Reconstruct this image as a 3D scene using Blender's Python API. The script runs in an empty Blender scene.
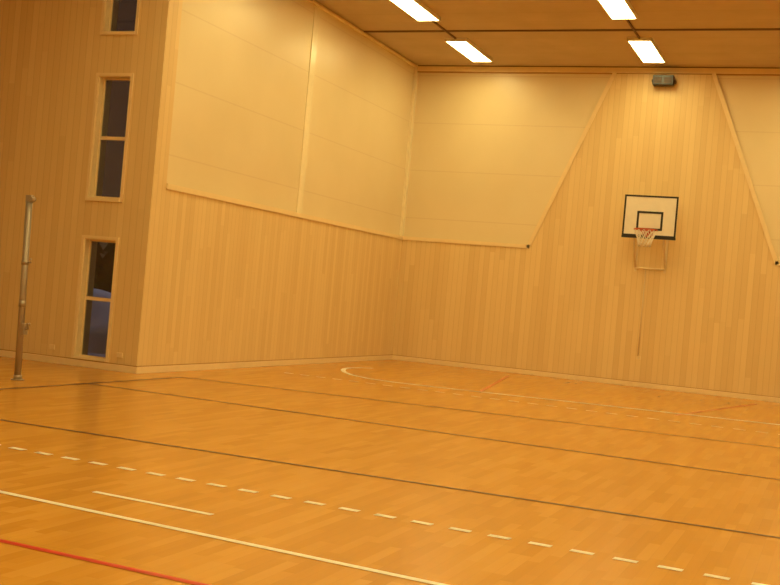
import bpy, bmesh, math, random
from mathutils import Matrix, Vector
random.seed(3)
sc=bpy.context.scene
sc.view_settings.view_transform='Standard'
sc.view_settings.exposure=0.0
COL=sc.collection

# ------------------------------------------------------------ dimensions (m)
H=6.636; T=2.70; L=9.904          # ceiling, cladding rail, depth of the side wall
XR=18.0; YF=-31.5; XL=-6.0      # far limits of the hall
LIGHT=(1.0,0.81,0.33)

# ------------------------------------------------------------ node helpers
def newmat(name):
    m=bpy.data.materials.new(name); m.use_nodes=True
    nt=m.node_tree; b=nt.nodes["Principled BSDF"]
    return m,nt,b
def plain(name,col,rough=0.5,metal=0.0,spec=0.5):
    m,nt,b=newmat(name)
    n=nt.nodes.new("ShaderNodeTexNoise"); n.inputs["Scale"].default_value=9
    tc=nt.nodes.new("ShaderNodeTexCoord"); nt.links.new(tc.outputs["Object"],n.inputs["Vector"])
    mx=nt.nodes.new("ShaderNodeMix"); mx.data_type='RGBA'
    mx.inputs[6].default_value=(*[c*0.93 for c in col],1); mx.inputs[7].default_value=(*[min(1,c*1.05) for c in col],1)
    nt.links.new(n.outputs["Fac"],mx.inputs[0]); nt.links.new(mx.outputs[2],b.inputs["Base Color"])
    b.inputs["Roughness"].default_value=rough; b.inputs["Metallic"].default_value=metal
    b.inputs["Specular IOR Level"].default_value=spec
    return m
class G:
    def __init__(s,nt): s.nt=nt
    def m(s,op,a,b=None,c=None):
        n=s.nt.nodes.new("ShaderNodeMath"); n.operation=op
        for i,v in enumerate((a,b,c)):
            if v is None: continue
            if isinstance(v,(int,float)): n.inputs[i].default_value=v
            else: s.nt.links.new(v,n.inputs[i])
        return n.outputs[0]
    def pos(s):
        tc=s.nt.nodes.new("ShaderNodeTexCoord"); sp=s.nt.nodes.new("ShaderNodeSeparateXYZ")
        s.nt.links.new(tc.outputs["Object"],sp.inputs[0]); return sp.outputs
    def vec(s,x,y,z):
        n=s.nt.nodes.new("ShaderNodeCombineXYZ")
        for i,v in enumerate((x,y,z)):
            if isinstance(v,(int,float)): n.inputs[i].default_value=v
            else: s.nt.links.new(v,n.inputs[i])
        return n.outputs[0]
    def white(s,v):
        n=s.nt.nodes.new("ShaderNodeTexWhiteNoise"); n.noise_dimensions='3D'; s.nt.links.new(v,n.inputs["Vector"]); return n.outputs["Value"]
    def noise(s,v,sc_=1,det=3):
        n=s.nt.nodes.new("ShaderNodeTexNoise"); n.inputs["Scale"].default_value=sc_; n.inputs["Detail"].default_value=det
        s.nt.links.new(v,n.inputs["Vector"]); return n.outputs["Fac"]
    def ramp(s,f,stops):
        n=s.nt.nodes.new("ShaderNodeValToRGB"); e=n.color_ramp.elements
        while len(e)<len(stops): e.new(0.5)
        for el,(p,c) in zip(e,stops): el.position=p; el.color=(*c,1)
        s.nt.links.new(f,n.inputs[0]); return n.outputs[0]
    def mix(s,f,a,b,blend='MIX'):
        n=s.nt.nodes.new("ShaderNodeMix"); n.data_type='RGBA'; n.blend_type=blend
        for i,v in ((0,f),(6,a),(7,b)):
            if isinstance(v,(int,float)): n.inputs[i].default_value=v
            elif isinstance(v,tuple): n.inputs[i].default_value=(*v,1)
            else: s.nt.links.new(v,n.inputs[i])
        return n.outputs[2]

def cladding(name,w=0.115,dark=(0.74,0.54,0.26),light=(0.84,0.65,0.34)):
    m,nt,b=newmat(name); g=G(nt); P=g.pos()
    u=g.m('DIVIDE',g.m('ADD',P[0],P[1]),w); idx=g.m('FLOOR',u); fr=g.m('FRACT',u)
    rnd=g.white(g.vec(idx,3.3,g.m('FLOOR',g.m('ADD',g.m('DIVIDE',P[2],3.1),g.m('MULTIPLY',g.white(g.vec(idx,1.0,7.0)),1.0)))))
    grain=g.noise(g.vec(g.m('MULTIPLY',u,3.5),idx,g.m('MULTIPLY',P[2],1.2)),2.0,4)
    f=g.m('ADD',g.m('MULTIPLY',rnd,0.55),g.m('MULTIPLY',grain,0.45))
    c=g.ramp(f,[(0.12,dark),(0.5,tuple((a+b_)/2 for a,b_ in zip(dark,light))),(0.9,light)])
    edge=g.m('LESS_THAN',g.m('MINIMUM',fr,g.m('SUBTRACT',1.0,fr)),0.05)
    c=g.mix(g.m('MULTIPLY',edge,0.2),c,(0.36,0.21,0.09))
    nt.links.new(c,b.inputs["Base Color"])
    b.inputs["Roughness"].default_value=0.42; b.inputs["Specular IOR Level"].default_value=0.4
    bp=nt.nodes.new("ShaderNodeBump"); bp.inputs["Strength"].default_value=0.15; bp.inputs["Distance"].default_value=0.01
    nt.links.new(g.m('SUBTRACT',1.0,edge),bp.inputs["Height"]); nt.links.new(bp.outputs[0],b.inputs["Normal"])
    return m
M_wood=cladding("pine_cladding")
M_trim=plain("pine_trim",(0.88,0.70,0.41),0.4)
M_trimdk=plain("shade_and_red_line",(0.50,0.29,0.11),0.7)  # dark strip: shade painted in below the cornice, reddish line on baseboards
M_base=plain("baseboard_pine",(0.88,0.71,0.43),0.4)

def panel_mat():
    m,nt,b=newmat("upper_wall_panel"); g=G(nt); P=g.pos()
    fz=g.m('FRACT',g.m('DIVIDE',g.m('SUBTRACT',P[2],3.2),1.07))
    seam=g.m('LESS_THAN',fz,0.02)
    n=g.noise(g.vec(P[0],P[1],P[2]),0.8,2)
    c=g.ramp(n,[(0.3,(0.79,0.665,0.42)),(0.7,(0.83,0.705,0.46))])
    c=g.mix(g.m('MULTIPLY',seam,0.3),c,(0.62,0.46,0.28))
    nt.links.new(c,b.inputs["Base Color"]); b.inputs["Roughness"].default_value=0.33
    b.inputs["Specular IOR Level"].default_value=0.45
    return m
M_panel=panel_mat()
M_joint_glint=plain("panel_joint_strip",(0.92,0.82,0.58),0.25)  # pale joint strip, with the bright streak of reflected light put into its colour

def floor_mat():
    m,nt,b=newmat("parquet_floor"); g=G(nt); P=g.pos()
    w=0.075; ln=0.55
    row=g.m('FLOOR',g.m('DIVIDE',P[0],w)); off=g.white(g.vec(row,2.0,5.0))
    v=g.m('ADD',g.m('DIVIDE',P[1],ln),off); seg=g.m('FLOOR',v)
    rnd=g.white(g.vec(row,seg,1.0))
    grain=g.noise(g.vec(g.m('MULTIPLY',P[0],20.0),g.m('MULTIPLY',P[1],2.0),rnd),1.0,3)
    big=g.noise(g.vec(P[0],P[1],0.0),0.5,2)
    f=g.m('ADD',g.m('ADD',g.m('MULTIPLY',rnd,0.5),g.m('MULTIPLY',grain,0.3)),g.m('MULTIPLY',big,0.2))
    c=g.ramp(f,[(0.15,(0.55,0.245,0.024)),(0.5,(0.63,0.295,0.034)),(0.85,(0.70,0.355,0.052))])
    fr=g.m('FRACT',g.m('DIVIDE',P[0],w)); e1=g.m('LESS_THAN',fr,0.05)
    e2=g.m('LESS_THAN',g.m('FRACT',v),0.008)
    c=g.mix(g.m('MULTIPLY',g.m('MAXIMUM',e1,e2),0.12),c,(0.25,0.11,0.03))
    nt.links.new(c,b.inputs["Base Color"])
    b.inputs["Roughness"].default_value=0.23; b.inputs["Specular IOR Level"].default_value=0.5
    return m
M_floor=floor_mat()

def ceil_mat():
    m,nt,b=newmat("ceiling_board"); g=G(nt); P=g.pos()
    n=g.noise(g.vec(P[0],P[1],P[2]),1.5,3)
    c=g.ramp(n,[(0.3,(0.52,0.40,0.25)),(0.7,(0.58,0.45,0.29))])
    ex=g.m('LESS_THAN',g.m('FRACT',g.m('DIVIDE',P[1],0.62)),0.03)
    c=g.mix(g.m('MULTIPLY',ex,0.15),c,(0.2,0.1,0.05))
    nt.links.new(c,b.inputs["Base Color"]); b.inputs["Roughness"].default_value=0.8
    return m
M_ceil=ceil_mat()
M_rail=plain("ceiling_rail",(0.16,0.085,0.04),0.6)
M_dark=plain("dark_metal",(0.05,0.03,0.02),0.6)
M_black=plain("black_paint",(0.012,0.011,0.012),0.4)
M_board=plain("backboard_white",(0.84,0.78,0.68),0.3)
M_rim=plain("rim_red",(0.55,0.10,0.04),0.35)
M_net=plain("net_cord",(0.85,0.8,0.7),0.8)
M_steel=plain("painted_steel",(0.80,0.66,0.43),0.4,0.1)
M_post=plain("post_metal",(0.42,0.35,0.27),0.4,0.4)
M_lwhite=plain("line_white",(0.95,0.90,0.78),0.3)
M_lblack=plain("line_black",(0.15,0.075,0.035),0.3)
M_lred=plain("line_red",(0.62,0.030,0.02),0.3)
M_ltred=plain("line_red_worn",(0.64,0.16,0.04),0.3)
M_lworn=plain("line_white_worn",(0.84,0.68,0.42),0.3)
M_house=plain("lamp_housing",(0.8,0.75,0.62),0.4)
def emis(name,col,s):
    m,nt,b=newmat(name)
    b.inputs["Base Color"].default_value=(0.8,0.8,0.8,1)
    b.inputs["Emission Color"].default_value=(*col,1); b.inputs["Emission Strength"].default_value=s
    return m
M_lamp=emis("fluorescent_diffuser",LIGHT,20.5)
def glass():
    m,nt,b=newmat("window_glass"); nt.nodes.remove(b)
    o=nt.nodes["Material Output"]
    t=nt.nodes.new("ShaderNodeBsdfTransparent"); t.inputs[0].default_value=(0.75,0.76,0.78,1)
    gl=nt.nodes.new("ShaderNodeBsdfGlossy"); gl.inputs["Roughness"].default_value=0.03
    fr=nt.nodes.new("ShaderNodeFresnel"); fr.inputs[0].default_value=1.5
    mx=nt.nodes.new("ShaderNodeMixShader")
    nt.links.new(fr.outputs[0],mx.inputs[0]); nt.links.new(t.outputs[0],mx.inputs[1]); nt.links.new(gl.outputs[0],mx.inputs[2])
    nt.links.new(mx.outputs[0],o.inputs[0]); return m
M_glass=glass()
M_snow=plain("snow",(0.75,0.8,0.9),0.8)
M_tree=plain("spruce_needles",(0.03,0.03,0.025),0.9)

# ------------------------------------------------------------ mesh helpers
class MB:
    def __init__(s): s.bm=bmesh.new(); s.mats=[]
    def mi(s,mat):
        if mat not in s.mats: s.mats.append(mat)
        return s.mats.index(mat)
    def box(s,x0,x1,y0,y1,z0,z1,mat,bev=0):
        vs=[s.bm.verts.new((x,y,z)) for x in(x0,x1) for y in(y0,y1) for z in(z0,z1)]
        F=[(0,1,3,2),(4,6,7,5),(0,4,5,1),(2,3,7,6),(0,2,6,4),(1,5,7,3)]
        fs=[s.bm.faces.new([vs[i] for i in f]) for f in F]
        k=s.mi(mat)
        for f in fs: f.material_index=k
        if bev:
            es=list({e for f in fs for e in f.edges})
            r=bmesh.ops.bevel(s.bm,geom=es,offset=bev,segments=2,affect='EDGES',profile=0.5)
            for f in r['faces']: f.material_index=k
    def prism(s,pts,axis,a,b,mat):
        def P(p,v): return {'y':(p[0],v,p[1]),'x':(v,p[0],p[1]),'z':(p[0],p[1],v)}[axis]
        A=[s.bm.verts.new(P(p,a)) for p in pts]; B=[s.bm.verts.new(P(p,b)) for p in pts]
        n=len(pts); fs=[s.bm.faces.new(A),s.bm.faces.new(B[::-1])]
        for i in range(n): fs.append(s.bm.faces.new([A[i],B[i],B[(i+1)%n],A[(i+1)%n]]))
        k=s.mi(mat)
        for f in fs: f.material_index=k
    def tube(s,pts,r,mat,seg=10,closed=False):
        pts=[Vector(p) for p in pts]; n=len(pts); rings=[]
        for i,p in enumerate(pts):
            if closed: d=pts[(i+1)%n]-pts[i-1]
            else: d=pts[min(i+1,n-1)]-pts[max(i-1,0)]
            d.normalize(); up=Vector((0,0,1)) if abs(d.z)<0.9 else Vector((1,0,0))
            a=d.cross(up).normalized(); b=d.cross(a).normalized()
            rings.append([s.bm.verts.new(p+(a*math.cos(t)+b*math.sin(t))*r) for t in [2*math.pi*j/seg for j in range(seg)]])
        k=s.mi(mat)
        for i in range(n if closed else n-1):
            A=rings[i];B=rings[(i+1)%n]
            for j in range(seg):
                f=s.bm.faces.new([A[j],A[(j+1)%seg],B[(j+1)%seg],B[j]]); f.material_index=k; f.smooth=True
        if not closed:
            for R in(rings[0],rings[-1]):
                f=s.bm.faces.new(R); f.material_index=k
    def strip(s,pts,w,z,mat):   # flat painted band on the floor
        k=s.mi(mat); pts=[Vector((p[0],p[1],0)) for p in pts]; n=len(pts); a=[];b=[]
        for i,p in enumerate(pts):
            d=(pts[min(i+1,n-1)]-pts[max(i-1,0)]).normalized(); q=Vector((-d.y,d.x,0))*w/2
            a.append(s.bm.verts.new((p.x+q.x,p.y+q.y,z))); b.append(s.bm.verts.new((p.x-q.x,p.y-q.y,z)))
        for i in range(n-1):
            f=s.bm.faces.new([b[i],b[i+1],a[i+1],a[i]]); f.material_index=k
    def done(s,name,parent=None):
        bmesh.ops.recalc_face_normals(s.bm,faces=s.bm.faces[:])
        me=bpy.data.meshes.new(name); s.bm.to_mesh(me); s.bm.free()
        for m in s.mats: me.materials.append(m)
        o=bpy.data.objects.new(name,me); COL.objects.link(o)
        if parent: o.parent=parent
        return o
def empty(name,loc=(0,0,0)):
    o=bpy.data.objects.new(name,None); COL.objects.link(o); return o

# ------------------------------------------------------------ shell
m=MB(); m.box(XL,XR,YF,-9.61,-0.2,0,M_floor); m.box(-0.3,XR,-9.61,0.3,-0.2,0,M_floor); floor=m.done("floor")
m=MB(); m.box(XL-0.3,XR+0.3,YF-0.3,-9.61,H,H+0.25,M_ceil); m.box(-0.3,XR+0.3,-9.61,0.3,H,H+0.25,M_ceil); ceil=m.done("ceiling")
m=MB()
for j in range(1,11):
    y=-3.1*j
    m.box(0.0 if y>-9.6 else XL,XR,y-0.028,y+0.028,H-0.025,H,M_rail)
m.done("ceiling_seams",ceil)

# back wall: recessed upper panels + vertical pine cladding with a tapering tower behind the basket
R=0.05; CX=5.46; HB=2.51; HT=0.97; ZT=H-0.14
m=MB(); m.box(-0.3,XR+0.3,R,0.3,0,H,M_panel); wb=m.done("wall_back")
m=MB()
m.prism([(0,0),(XR,0),(XR,T),(CX+HB,T),(CX+HT,ZT),(CX-HT,ZT),(CX-HB,T),(0,T)],'y',0,R,M_wood)
m.done("cladding_back",wb)
# left wall
m=MB(); m.box(-0.3,-R,-9.61,R,0,H,M_panel); wl=m.done("wall_left")
m=MB()
m.box(-R,0,-9.56,0,0,T,M_wood); m.box(-R,0,-9.61,-9.56,0,H,M_wood)
m.done("cladding_left",wl)
m=MB()
m.box(-R,-R+0.015,-5.24,-5.02,T,H,M_joint_glint); m.box(-R,-R+0.06,-0.07,R,T,H,M_joint_glint)
m.done("joint_glint_strips",wl)
# window wall (faces the hall) with three stacked openings
WX0,WX1=-1.09,-0.53
WZ=[(0.13,1.88),(2.48,4.27),(4.92,6.54)]
YW0,YW1=-9.904,-9.61
m=MB()
m.box(XL,WX0,YW0,YW1,0,H,M_wood); m.box(WX1,0,YW0,YW1,0,H,M_wood)
zs=[0]+[v for p in WZ for v in p]+[H]
for i in range(0,len(zs),2): m.box(WX0,WX1,YW0,YW1,zs[i],zs[i+1],M_wood)
ww=m.done("wall_window_side")
for i,(z0,z1) in enumerate(WZ):
    e=empty("window_%d"%(i+1))
    m=MB(); c=0.045
    zb0=max(z0-c,0.112)
    m.box(WX0-c,WX0,YW0-0.02,YW0+0.001,zb0,z1+c,M_trim); m.box(WX1,WX1+c,YW0-0.02,YW0+0.001,zb0,z1+c,M_trim)
    m.box(WX0,WX1,YW0-0.02,YW0+0.001,z1,z1+c,M_trim); m.box(WX0,WX1,YW0-0.03,YW0+0.001,zb0,z0,M_trim)
    m.done("casing",e)
    m=MB(); t=0.022; ya,yb=-9.80,-9.74
    m.box(WX0,WX0+0.012,YW0,YW1,z0,z1,M_trim); m.box(WX1-0.012,WX1,YW0,YW1,z0,z1,M_trim)
    m.box(WX0+0.012,WX1-0.012,YW0,YW1,z0,z0+0.012,M_trim); m.box(WX0+0.012,WX1-0.012,YW0,YW1,z1-0.012,z1,M_trim)
    a,b=WX0+0.012,WX1-0.012
    m.box(a,a+t,ya,yb,z0+.012,z1-.012,M_trim); m.box(b-t,b,ya,yb,z0+.012,z1-.012,M_trim)
    zm=z0+(z1-z0)*0.5
    m.box(a+t,b-t,ya,yb,z0+.012,z0+.035,M_trim); m.box(a+t,b-t,ya,yb,z1-.035,z1-.012,M_trim)
    m.box(a+t,b-t,ya-0.01,yb,zm-0.025,zm+0.025,M_trim)
    m.done("sash",e)
    m=MB(); m.box(a+t,b-t,-9.775,-9.769,z0+.035,zm-.025,M_glass); m.box(a+t,b-t,-9.775,-9.769,zm+.025,z1-.035,M_glass)
    m.done("glass",e)
# remaining hall walls
m=MB(); m.box(XR,XR+0.3,YF,R,0,H,M_wood); m.done("wall_right")
m=MB(); m.box(XL-0.3,XR+0.3,YF-0.3,YF,0,H,M_wood); m.done("wall_front")
m=MB(); m.box(XL-0.3,XL,YF,-9.61,0,H,M_wood); m.done("wall_far_left")

# trims: rail on top of the cladding, sloping rails, cornice, baseboards
def rail(m,p,q,w=0.08,d=0.025):
    p=Vector(p);q=Vector(q);t=(q-p).normalized();n=Vector((-t.y,t.x))
    if n.y<0: n=-n
    m.prism([tuple(p),tuple(q),tuple(q+n*w),tuple(p+n*w)],'y',-d,R,M_trim)
m=MB(); rail(m,(0,T),(CX-HB,T)); rail(m,(CX+HB,T),(XR,T))
rail(m,(CX-HB,T),(CX-HT,ZT)); rail(m,(CX+HT,ZT),(CX+HB,T))
m.done("trim_1")
m=MB(); m.box(-R,0.025,-9.56,0,T,T+0.08,M_trim); m.done("trim_2")
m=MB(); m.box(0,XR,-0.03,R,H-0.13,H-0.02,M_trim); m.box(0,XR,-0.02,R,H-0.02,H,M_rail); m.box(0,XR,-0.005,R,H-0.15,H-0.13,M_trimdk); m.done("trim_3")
m=MB(); m.box(-R,0.02,-9.6,-0.08,H-0.06,H-0.02,M_trim); m.done("trim_4")
def bb(name,x0,x1,y0,y1,ax):
    m=MB(); m.box(x0,x1,y0,y1,0,0.095,M_base,0.004)
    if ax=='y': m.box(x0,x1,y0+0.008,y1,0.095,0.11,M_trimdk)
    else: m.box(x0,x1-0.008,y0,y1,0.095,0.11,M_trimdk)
    m.done(name)
bb("baseboard_back",0.02,XR,-0.02,0,'y'); bb("baseboard_left",0,0.02,YW0,0,'x'); bb("baseboard_window_side",XL,0.02,YW0-0.02,YW0,'y')

# ------------------------------------------------------------ floor markings
def line(name,pts,w,mat,z=0.003):
    m=MB(); m.strip(pts,w,z,mat); return m.done(name)
line("handball_line",[(0.6,-17.57),(4.48,-17.85),(7.5,-18.07),(13.0,-18.4)],0.055,M_lwhite)
line("penalty_mark",[(4.87,-17.41),(5.79,-17.46)],0.05,M_lwhite)
line("court_line_red",[(0.6,-18.7),(5.34,-18.83),(6.57,-18.87),(13,-19.05)],0.05,M_lred)
m=MB(); y=lambda x:-16.46-(x-3.44)*0.0615
for k in range(-10,40):
    x=3.44+0.265*k
    if 0.6<x<13: m.strip([(x-0.072,y(x-0.072)),(x+0.072,y(x+0.072))],0.065,0.003,M_lwhite)
m.done("free_throw_dashes")
line("volleyball_line",[(0.59,-15.36),(2.27,-15.32),(9.01,-15.19),(13,-15.1)],0.05,M_lblack)
line("volleyball_line",[(0.59,-11.8),(1.08,-11.8),(8.9,-12.0),(13,-12.1)],0.05,M_lblack)
line("volleyball_line",[(0.59,-9.6),(5,-9.2),(13,-8.6)],0.045,M_lblack)
line("side_line_black",[(0.62,-28),(0.59,-9.62)],0.05,M_lblack,0.004)
m=MB(); x=0.8
while x<13: m.strip([(x,-6.82-(x-0.8)*0.035),(x+0.17,-6.82-(x-0.63)*0.035)],0.06,0.003,M_lworn); x+=0.3
m.done("dashed_line")
pts=[(1.0,-3.5),(0.85,-3.75),(0.78,-4.07),(0.83,-4.45),(0.98,-4.85),(1.2,-5.25),(1.5,-5.65),(1.97,-6.0),(2.5,-6.12),(3.3,-6.08),(5,-5.85),(8.55,-5.44),(13,-4.9)]
line("goal_area_line",pts,0.09,M_lwhite,0.004)
m=MB()
m.strip([(3.07,-1.2),(3.94,-5.98)],0.055,0.003,M_ltred); m.strip([(7.93,-1.2),(7.06,-5.98)],0.055,0.003,M_ltred)
m.done("key_area_line")

# ------------------------------------------------------------ ceiling lamps
for i in range(4):
    for j in range(9):
        x=1.75+3.62*i; y1=-0.72-3.38*j; y0=y1-1.78
        if y0<YF+1: continue
        e=empty("ceiling_light")
        m=MB(); w=0.205
        m.box(x-w-0.025,x-w,y0,y1,H-0.07,H,M_house); m.box(x+w,x+w+0.025,y0,y1,H-0.07,H,M_house)
        m.box(x-w-0.025,x+w+0.025,y0-0.025,y0,H-0.07,H,M_house); m.box(x-w-0.025,x+w+0.025,y1,y1+0.025,H-0.07,H,M_house)
        m.done("housing",e)
        m=MB(); m.box(x-w,x+w,y0,y1,H-0.065,H-0.055,M_lamp); m.done("diffuser",e)
        m=MB(); m.box(x-0.015,x+0.015,y0-1.57,y0-0.03,H-0.03,H,M_rail); m.done("cable_tray",e)

# ------------------------------------------------------------ basketball hoop
e=empty("basketball_hoop"); bx=5.54; by=-0.6; z0,z1=3.05,3.90; hw=0.535
m=MB(); m.box(bx-hw,bx+hw,by,by+0.03,z0,z1,M_board,0.004); m.done("backboard",e)
m=MB(); f=by-0.006
def frame(x0,x1,za,zb,w,wb):
    m.box(x0,x0+w,f,by,za,zb,M_black); m.box(x1-w,x1,f,by,za,zb,M_black)
    m.box(x0+w,x1-w,f,by,zb-w,zb,M_black); m.box(x0+w,x1-w,f,by,za,za+wb,M_black)
frame(bx-hw,bx+hw,z0,z1,0.035,0.055)
frame(bx-0.26,bx+0.26,z0+0.15,z0+0.53,0.042,0.042)
m.box(bx-hw-0.004,bx+hw+0.004,by-0.008,by+0.035,z0-0.02,z0+0.02,M_black)
m.done("backboard_markings",e)
m=MB(); rr=0.225; zc=3.18; yc=by-0.15-rr
ring=[(bx+rr*math.cos(t),yc+rr*math.sin(t),zc) for t in [2*math.pi*k/32 for k in range(32)]]
m.tube(ring,0.014,M_rim,8,True)
m.box(bx-0.07,bx+0.07,by-0.16,by,zc-0.012,zc+0.012,M_rim); m.box(bx-0.08,bx+0.08,by-0.012,by-0.006,zc-0.12,zc+0.04,M_rim)
m.tube([(bx-0.07,by-0.01,zc-0.1),(bx-0.12,yc+0.12,zc-0.005)],0.008,M_rim,6); m.tube([(bx+0.07,by-0.01,zc-0.1),(bx+0.12,yc+0.12,zc-0.005)],0.008,M_rim,6)
m.done("rim",e)
m=MB(); N=12; lev=[(0,0.222),(-0.09,0.19),(-0.18,0.155),(-0.27,0.13),(-0.34,0.12)]
for k in range(N):
    for s in(1,-1):
        p=[]
        for li,(dz,r_) in enumerate(lev):
            t=2*math.pi*(k+s*0.5*li)/N; p.append((bx+r_*math.cos(t),yc+r_*math.sin(t),zc+dz))
        m.tube(p,0.008,M_net,4)
m.done("net",e)
m=MB(); r=0.018
for sx in(-0.3,0.3):
    m.tube([(bx+sx,-0.02,3.8),(bx+sx,by+0.03,3.8)],r,M_steel); m.tube([(bx+sx,-0.02,2.45),(bx+sx,by+0.04,3.07)],r,M_steel)
    m.tube([(bx+sx,-0.02,3.12),(bx+sx,by+0.03,3.12)],r,M_steel)
    m.box(bx+sx-0.02,bx+sx+0.02,-0.03,0,2.38,3.88,M_steel)
m.tube([(bx-0.3,-0.04,2.45),(bx+0.3,-0.04,2.45)],r,M_steel); m.tube([(bx-0.3,-0.04,3.8),(bx+0.3,-0.04,3.8)],r,M_steel)
m.box(bx-0.32,bx+0.32,by+0.03,by+0.05,3.78,3.82,M_steel); m.box(bx-0.32,bx+0.32,by+0.03,by+0.05,3.1,3.14,M_steel)
# height-adjustment rod running down the wall
m.tube([(bx-0.09,-0.02,0.63),(bx-0.09,-0.02,2.45)],0.010,M_steel,8)
m.done("wall_mount_frame",e)

# ------------------------------------------------------------ loudspeaker box above the tower
e=empty("wall_loudspeaker"); sx=5.50; q=6.22
m=MB(); m.box(sx-0.21,sx+0.21,-0.26,-0.06,q,q+0.20,M_black,0.012); m.done("cabinet",e)
m=MB()
for c in(-0.1,0.1):
    m.box(sx+c-0.075,sx+c+0.075,-0.27,-0.26,q+0.03,q+0.15,M_dark)
    for k in range(4): m.box(sx+c-0.075,sx+c+0.075,-0.274,-0.27,q+0.04+k*0.03,q+0.047+k*0.03,M_rail)
m.done("grilles",e)
m=MB(); m.box(sx-0.235,sx-0.21,-0.2,0,q+0.07,q+0.12,M_dark); m.box(sx+0.21,sx+0.235,-0.2,0,q+0.07,q+0.12,M_dark)
m.box(sx-0.21,sx+0.21,-0.06,-0.0,q+0.07,q+0.12,M_dark); m.done("bracket",e)

# wall sockets
e=empty("wall_socket"); m=MB(); m.box(5.41,5.51,-0.015,0,0.56,0.63,M_trim,0.004); m.done("plate",e)
m=MB(); m.tube([(5.46,-0.017,0.595),(5.46,-0.012,0.595)],0.02,M_steel,14); m.done("insert",e)
for px in(-1.5,-0.3):
    e=empty("wall_socket"); m=MB(); m.box(px-0.05,px+0.05,YW0-0.015,YW0,0.2,0.27,M_trim,0.004); m.done("plate",e)

# ------------------------------------------------------------ volleyball post
e=empty("volleyball_post"); px,py=-0.03,-12.37
m=MB()
m.tube([(px,py,0.0),(px,py,0.012)],0.08,M_post,24); m.tube([(px,py,0.012),(px,py,0.06)],0.05,M_post,20)
m.done("floor_sleeve",e)
m=MB(); m.tube([(px,py,0.05),(px,py,2.20)],0.04,M_post,20); m.tube([(px,py,0.9),(px,py,0.98)],0.044,M_post,20); m.done("tube",e)
m=MB(); m.box(px-0.035,px+0.05,py-0.03,py+0.03,2.19,2.28,M_post,0.006); m.tube([(px+0.045,py-0.035,2.23),(px+0.045,py+0.035,2.23)],0.03,M_post,18); m.done("top_pulley",e)
m=MB()
m.box(px+0.03,px+0.08,py-0.04,py+0.04,0.56,0.70,M_post,0.008)
m.tube([(px+0.08,py,0.63),(px+0.11,py,0.63),(px+0.11,py-0.02,0.70),(px+0.15,py-0.02,0.70)],0.012,M_post,8)
m.done("winch",e)
m=MB(); m.tube([(px+0.035,py,1.45),(px+0.085,py,1.45),(px+0.085,py,1.50)],0.012,M_post,8); m.tube([(px,py,1.42),(px,py,1.48)],0.045,M_post,20)
m.tube([(px+0.045,py,0.70),(px+0.045,py,2.20)],0.004,M_post,6)
m.done("net_hook",e)
B=Vector((px,py,0)); e.matrix_world=Matrix.Translation(B)@Matrix.Rotation(math.radians(-1.6),4,'Y')@Matrix.Translation(-B)

# ------------------------------------------------------------ outside (seen through the windows)
m=MB(); m.box(-45,-0.31,-9.55,40,-0.45,-0.35,M_snow); m.done("snowy_ground")
bm=bmesh.new(); bmesh.ops.create_grid(bm,x_segments=40,y_segments=16,size=1)
for v in bm.verts:
    x,y=v.co.x,v.co.y; d=max(0,1-(x*x+y*y))
    v.co=Vector((-9+x*7,-1+y*3,-0.36+1.25*d**0.7*(0.8+0.3*math.sin(x*7)*math.cos(y*5))))
me=bpy.data.meshes.new("snowbank"); bm.to_mesh(me); bm.free(); me.materials.append(M_snow)
for p in me.polygons: p.use_smooth=True
o=bpy.data.objects.new("snowbank",me); COL.objects.link(o)
for k in range(9):
    tx=-32+k*2.6+random.uniform(-.6,.6); ty=26+random.uniform(-2,3); h=random.uniform(5,7)
    m=MB(); m.tube([(tx,ty,-0.4),(tx,ty,h*0.9)],0.12,M_tree,8)
    bm=m.bm
    for qq in range(7):
        zb=0.3+h*qq/7.5; rb=(1-qq/7.5)*1.7+0.2
        top=bm.verts.new((tx,ty,zb+h/3.0)); rg=[]
        for a in range(14):
            t=2*math.pi*a/14; rr_=rb*(1 if a%2 else 0.72)
            rg.append(bm.verts.new((tx+rr_*math.cos(t),ty+rr_*math.sin(t),zb-(0.15 if a%2 else 0))))
        for a in range(14): bm.faces.new([rg[a],rg[(a+1)%14],top])
    m.done("spruce_tree")
# unseen blue lamp added to brighten the snow behind the windows
ld=bpy.data.lights.new("snow_fill","POINT"); ld.energy=330; ld.color=(0.6,0.7,1.0); ld.shadow_soft_size=0.15
lo=bpy.data.objects.new("snow_fill",ld); lo.location=(-7,3,4.5); COL.objects.link(lo)

# ------------------------------------------------------------ world: winter night sky
w=bpy.data.worlds.new("dusk"); sc.world=w; w.use_nodes=True
bg=w.node_tree.nodes["Background"]; bg.inputs[0].default_value=(0.070,0.040,0.024,1); bg.inputs[1].default_value=0.95

# ------------------------------------------------------------ camera
a,pt,r,f=0.3825,0.001483,0.0884,1124.73
F=Vector((-math.sin(a)*math.cos(pt),math.cos(a)*math.cos(pt),math.sin(pt)))
R0=Vector((math.cos(a),math.sin(a),0)); U0=R0.cross(F)
Rv=R0*math.cos(r)+U0*math.sin(r); Uv=U0*math.cos(r)-R0*math.sin(r)
C=Vector((9.284,-23.54,1.455))
cd=bpy.data.cameras.new("camera"); co=bpy.data.objects.new("camera",cd); COL.objects.link(co)
co.matrix_world=Matrix([[Rv[i],Uv[i],-F[i],C[i]] for i in range(3)]+[[0,0,0,1]])
cd.sensor_width=36; cd.lens=f/780*36; cd.clip_start=0.05; cd.clip_end=200
sc.camera=co
